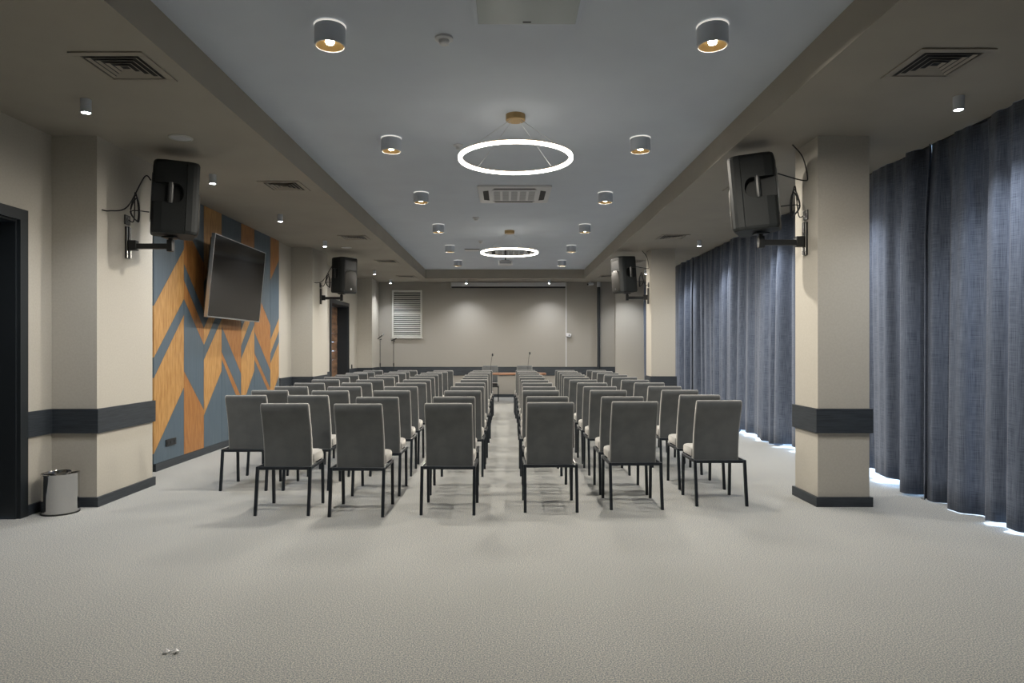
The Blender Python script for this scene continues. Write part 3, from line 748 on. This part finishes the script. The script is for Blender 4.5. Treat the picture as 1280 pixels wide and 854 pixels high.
# flush round ceiling speakers
for x, y, l in ((-2.885, 5.97, 'flush round white ceiling speaker above the near left loudspeaker'), (-2.96, 12.5, 'flush round white ceiling speaker above the far left loudspeaker')):
    t = thing('round_ceiling_speaker', l, 'ceiling speaker', (x, y, SZ), group='flush ceiling speakers')
    mk('rim', M['offwhite'], t, lambda bm: lathe(bm, [(.083, -.001), (.10, -.001), (.10, -.008), (.086, -.011), (.083, -.008)], 32), smooth=True)
    mk('grille', M['white'], t, lambda bm: lathe(bm, [(.001, -.001), (.082, -.001), (.082, -.006), (.001, -.009)], 32), smooth=True)

# ------------------------------------------------------------------ curtains
rc = random.Random(11)
def fold_fn(seed):
    q = random.Random(seed); k = [q.uniform(0, 6.28) for _ in range(8)]
    def f(y, z):
        u = (3.27 - z)/3.27                         # 0 at the top, 1 at the hem
        ph = 2*PI/.37*y + 2.3*math.sin(1.7*y+k[0]) + 1.25*math.sin(5.3*y+k[1]) + .25*u*math.sin(3.1*y+k[2])
        a = .050 + .026*math.sin(2.3*y+k[3]) + .016*math.sin(6.1*y+k[6]) + .012*u
        s = math.sin(ph)
        s = math.tanh(2.6*s)/.989
        s2 = math.sin(ph*.5+k[4]+.3*u)
        s3 = math.sin(41*y+2*math.sin(7*y+k[7]))
        a *= .38 + .62*min(1.0, u/.22)                 # gathered tight under the heading
        return a*s + .022*s2*(.6+.4*u) + .006*s3*(1-.5*u) + .035*math.sin(1.1*y+k[5])*u
    return f
ff = fold_fn(5)
CUR = [  # y start, y end, hem height profile, label
 (2.6, 5.47, (.018, .022), 'slate-blue curtain nearest the camera, cut off by the picture edge'),
 (5.445, 6.20, (.010, .008), 'slate-blue curtain panel with its hem almost on the carpet'),
 (6.145, 7.75, (.022, .075), 'slate-blue curtain just right of the near pillar, daylight under its hem'),
 (7.725, 9.60, (.06, .05), 'slate-blue curtain just left of the near right pillar, daylight at its foot'),
 (9.575, 11.6, (.045, .02), 'slate-blue curtain midway between the two right pillars'),
 (11.575, 14.0, (.02, .02), 'slate-blue curtain ahead of the far right pillar, behind its loudspeaker'),
 (13.86, 16.4, (.02, .02), 'slate-blue curtain directly right of the far pillar'),
 (16.375, 19.04, (.02, .02), 'slate-blue curtain strip seen left of the far pillar, in the back corner')]
HEM = [(2.6, .02), (5.0, .02), (5.1, .035), (5.33, .035), (5.4, .010), (5.85, .006), (6.12, .006), (6.2, .016), (6.70, .024), (6.74, .075), (7.3, .095), (7.7, .06), (9.0, .07), (9.5, .055), (9.55, .012), (10.05, .012), (10.1, .05), (11.0, .06), (11.06, .012), (19.1, .015)]
def hem_at(y):
    for (p, u), (q, v) in zip(HEM[:-1], HEM[1:]):
        if p <= y <= q: return u + (v-u)*(y-p)/(q-p)
    return HEM[0][1]
for ci, (ya, yb_, hem, lab) in enumerate(CUR):
    bm = new(); step = .016; n = int((yb_-ya)/step); nz = 16
    uvl = bm.loops.layers.uv.new('UVMap'); grid = []; arc = 0; prev = None; arcs = []
    for i in range(n+1):
        y = ya + (yb_-ya)*i/n; t = i/n; hz = hem_at(y)
        colv = []
        x0 = 3.90 + ff(y, 1.5)
        if prev is not None: arc += math.hypot(y-prev[0], x0-prev[1])
        prev = (y, x0); arcs.append(arc)
        for j in range(nz+1):
            z = hz + (3.2685-hz)*j/nz
            colv.append(bm.verts.new((3.895 + .028*(ci % 2) + ff(y, z), y, z)))
        grid.append(colv)
    for i in range(n):
        for j in range(nz):
            f = bm.faces.new((grid[i][j], grid[i+1][j], grid[i+1][j+1], grid[i][j+1])); f.smooth = True
            for lp, (a, b2) in zip(f.loops, ((i, j), (i+1, j), (i+1, j+1), (i, j+1))): lp[uvl].uv = (arcs[a], b2*3.26/nz)
    me = bpy.data.meshes.new('curtain'); bm.to_mesh(me); bm.free()
    o = bpy.data.objects.new('curtain', me); C.objects.link(o); me.materials.append(M['curtain'])
    sm = o.modifiers.new('thick', 'SOLIDIFY'); sm.thickness = .003; sm.offset = 0
    tag(o, lab, 'curtain', 'slate-blue window curtains')
rl = struct(bxo(trimname(), M['charcoal'], None, 3.915, 3.975, 2.6, Y1-.055, 3.262, 3.2698))

# ------------------------------------------------------------------ daylight, world, camera
w = bpy.data.worlds.new('sky'); bpy.context.scene.world = w; w.use_nodes = True
bg = w.node_tree.nodes['Background']; bg.inputs[0].default_value = (.45, .68, 1.0, 1); bg.inputs[1].default_value = 6.0
sun = bpy.data.lights.new('sun', 'SUN'); sun.energy = 9; sun.angle = R(3); sun.color = (.8, .9, 1.0)
so = bpy.data.objects.new('sun', sun); C.objects.link(so); so.location = (9, 9, 8)
so.rotation_euler = Vector((-.42, .25, -.87)).to_track_quat('-Z', 'Y').to_euler()

cam = bpy.data.cameras.new('camera'); cam.sensor_width = 36; cam.lens = F/1280*36
cam.shift_x = (640-VX)/1280; cam.shift_y = (VY-427)/1280
cam.clip_start = .05
co = bpy.data.objects.new('camera', cam); C.objects.link(co); co.location = (0, 0, H); co.rotation_euler = (PI/2, 0, 0)
S = bpy.context.scene; S.camera = co
S.view_settings.view_transform = 'Standard'; S.view_settings.look = 'None'; S.view_settings.gamma = 1; S.view_settings.use_curve_mapping = False
S.view_settings.exposure = 0.62
S.cycles.max_bounces = 8; S.cycles.diffuse_bounces = 5; S.cycles.use_denoising = True
S.cycles.sample_clamp_indirect = 6
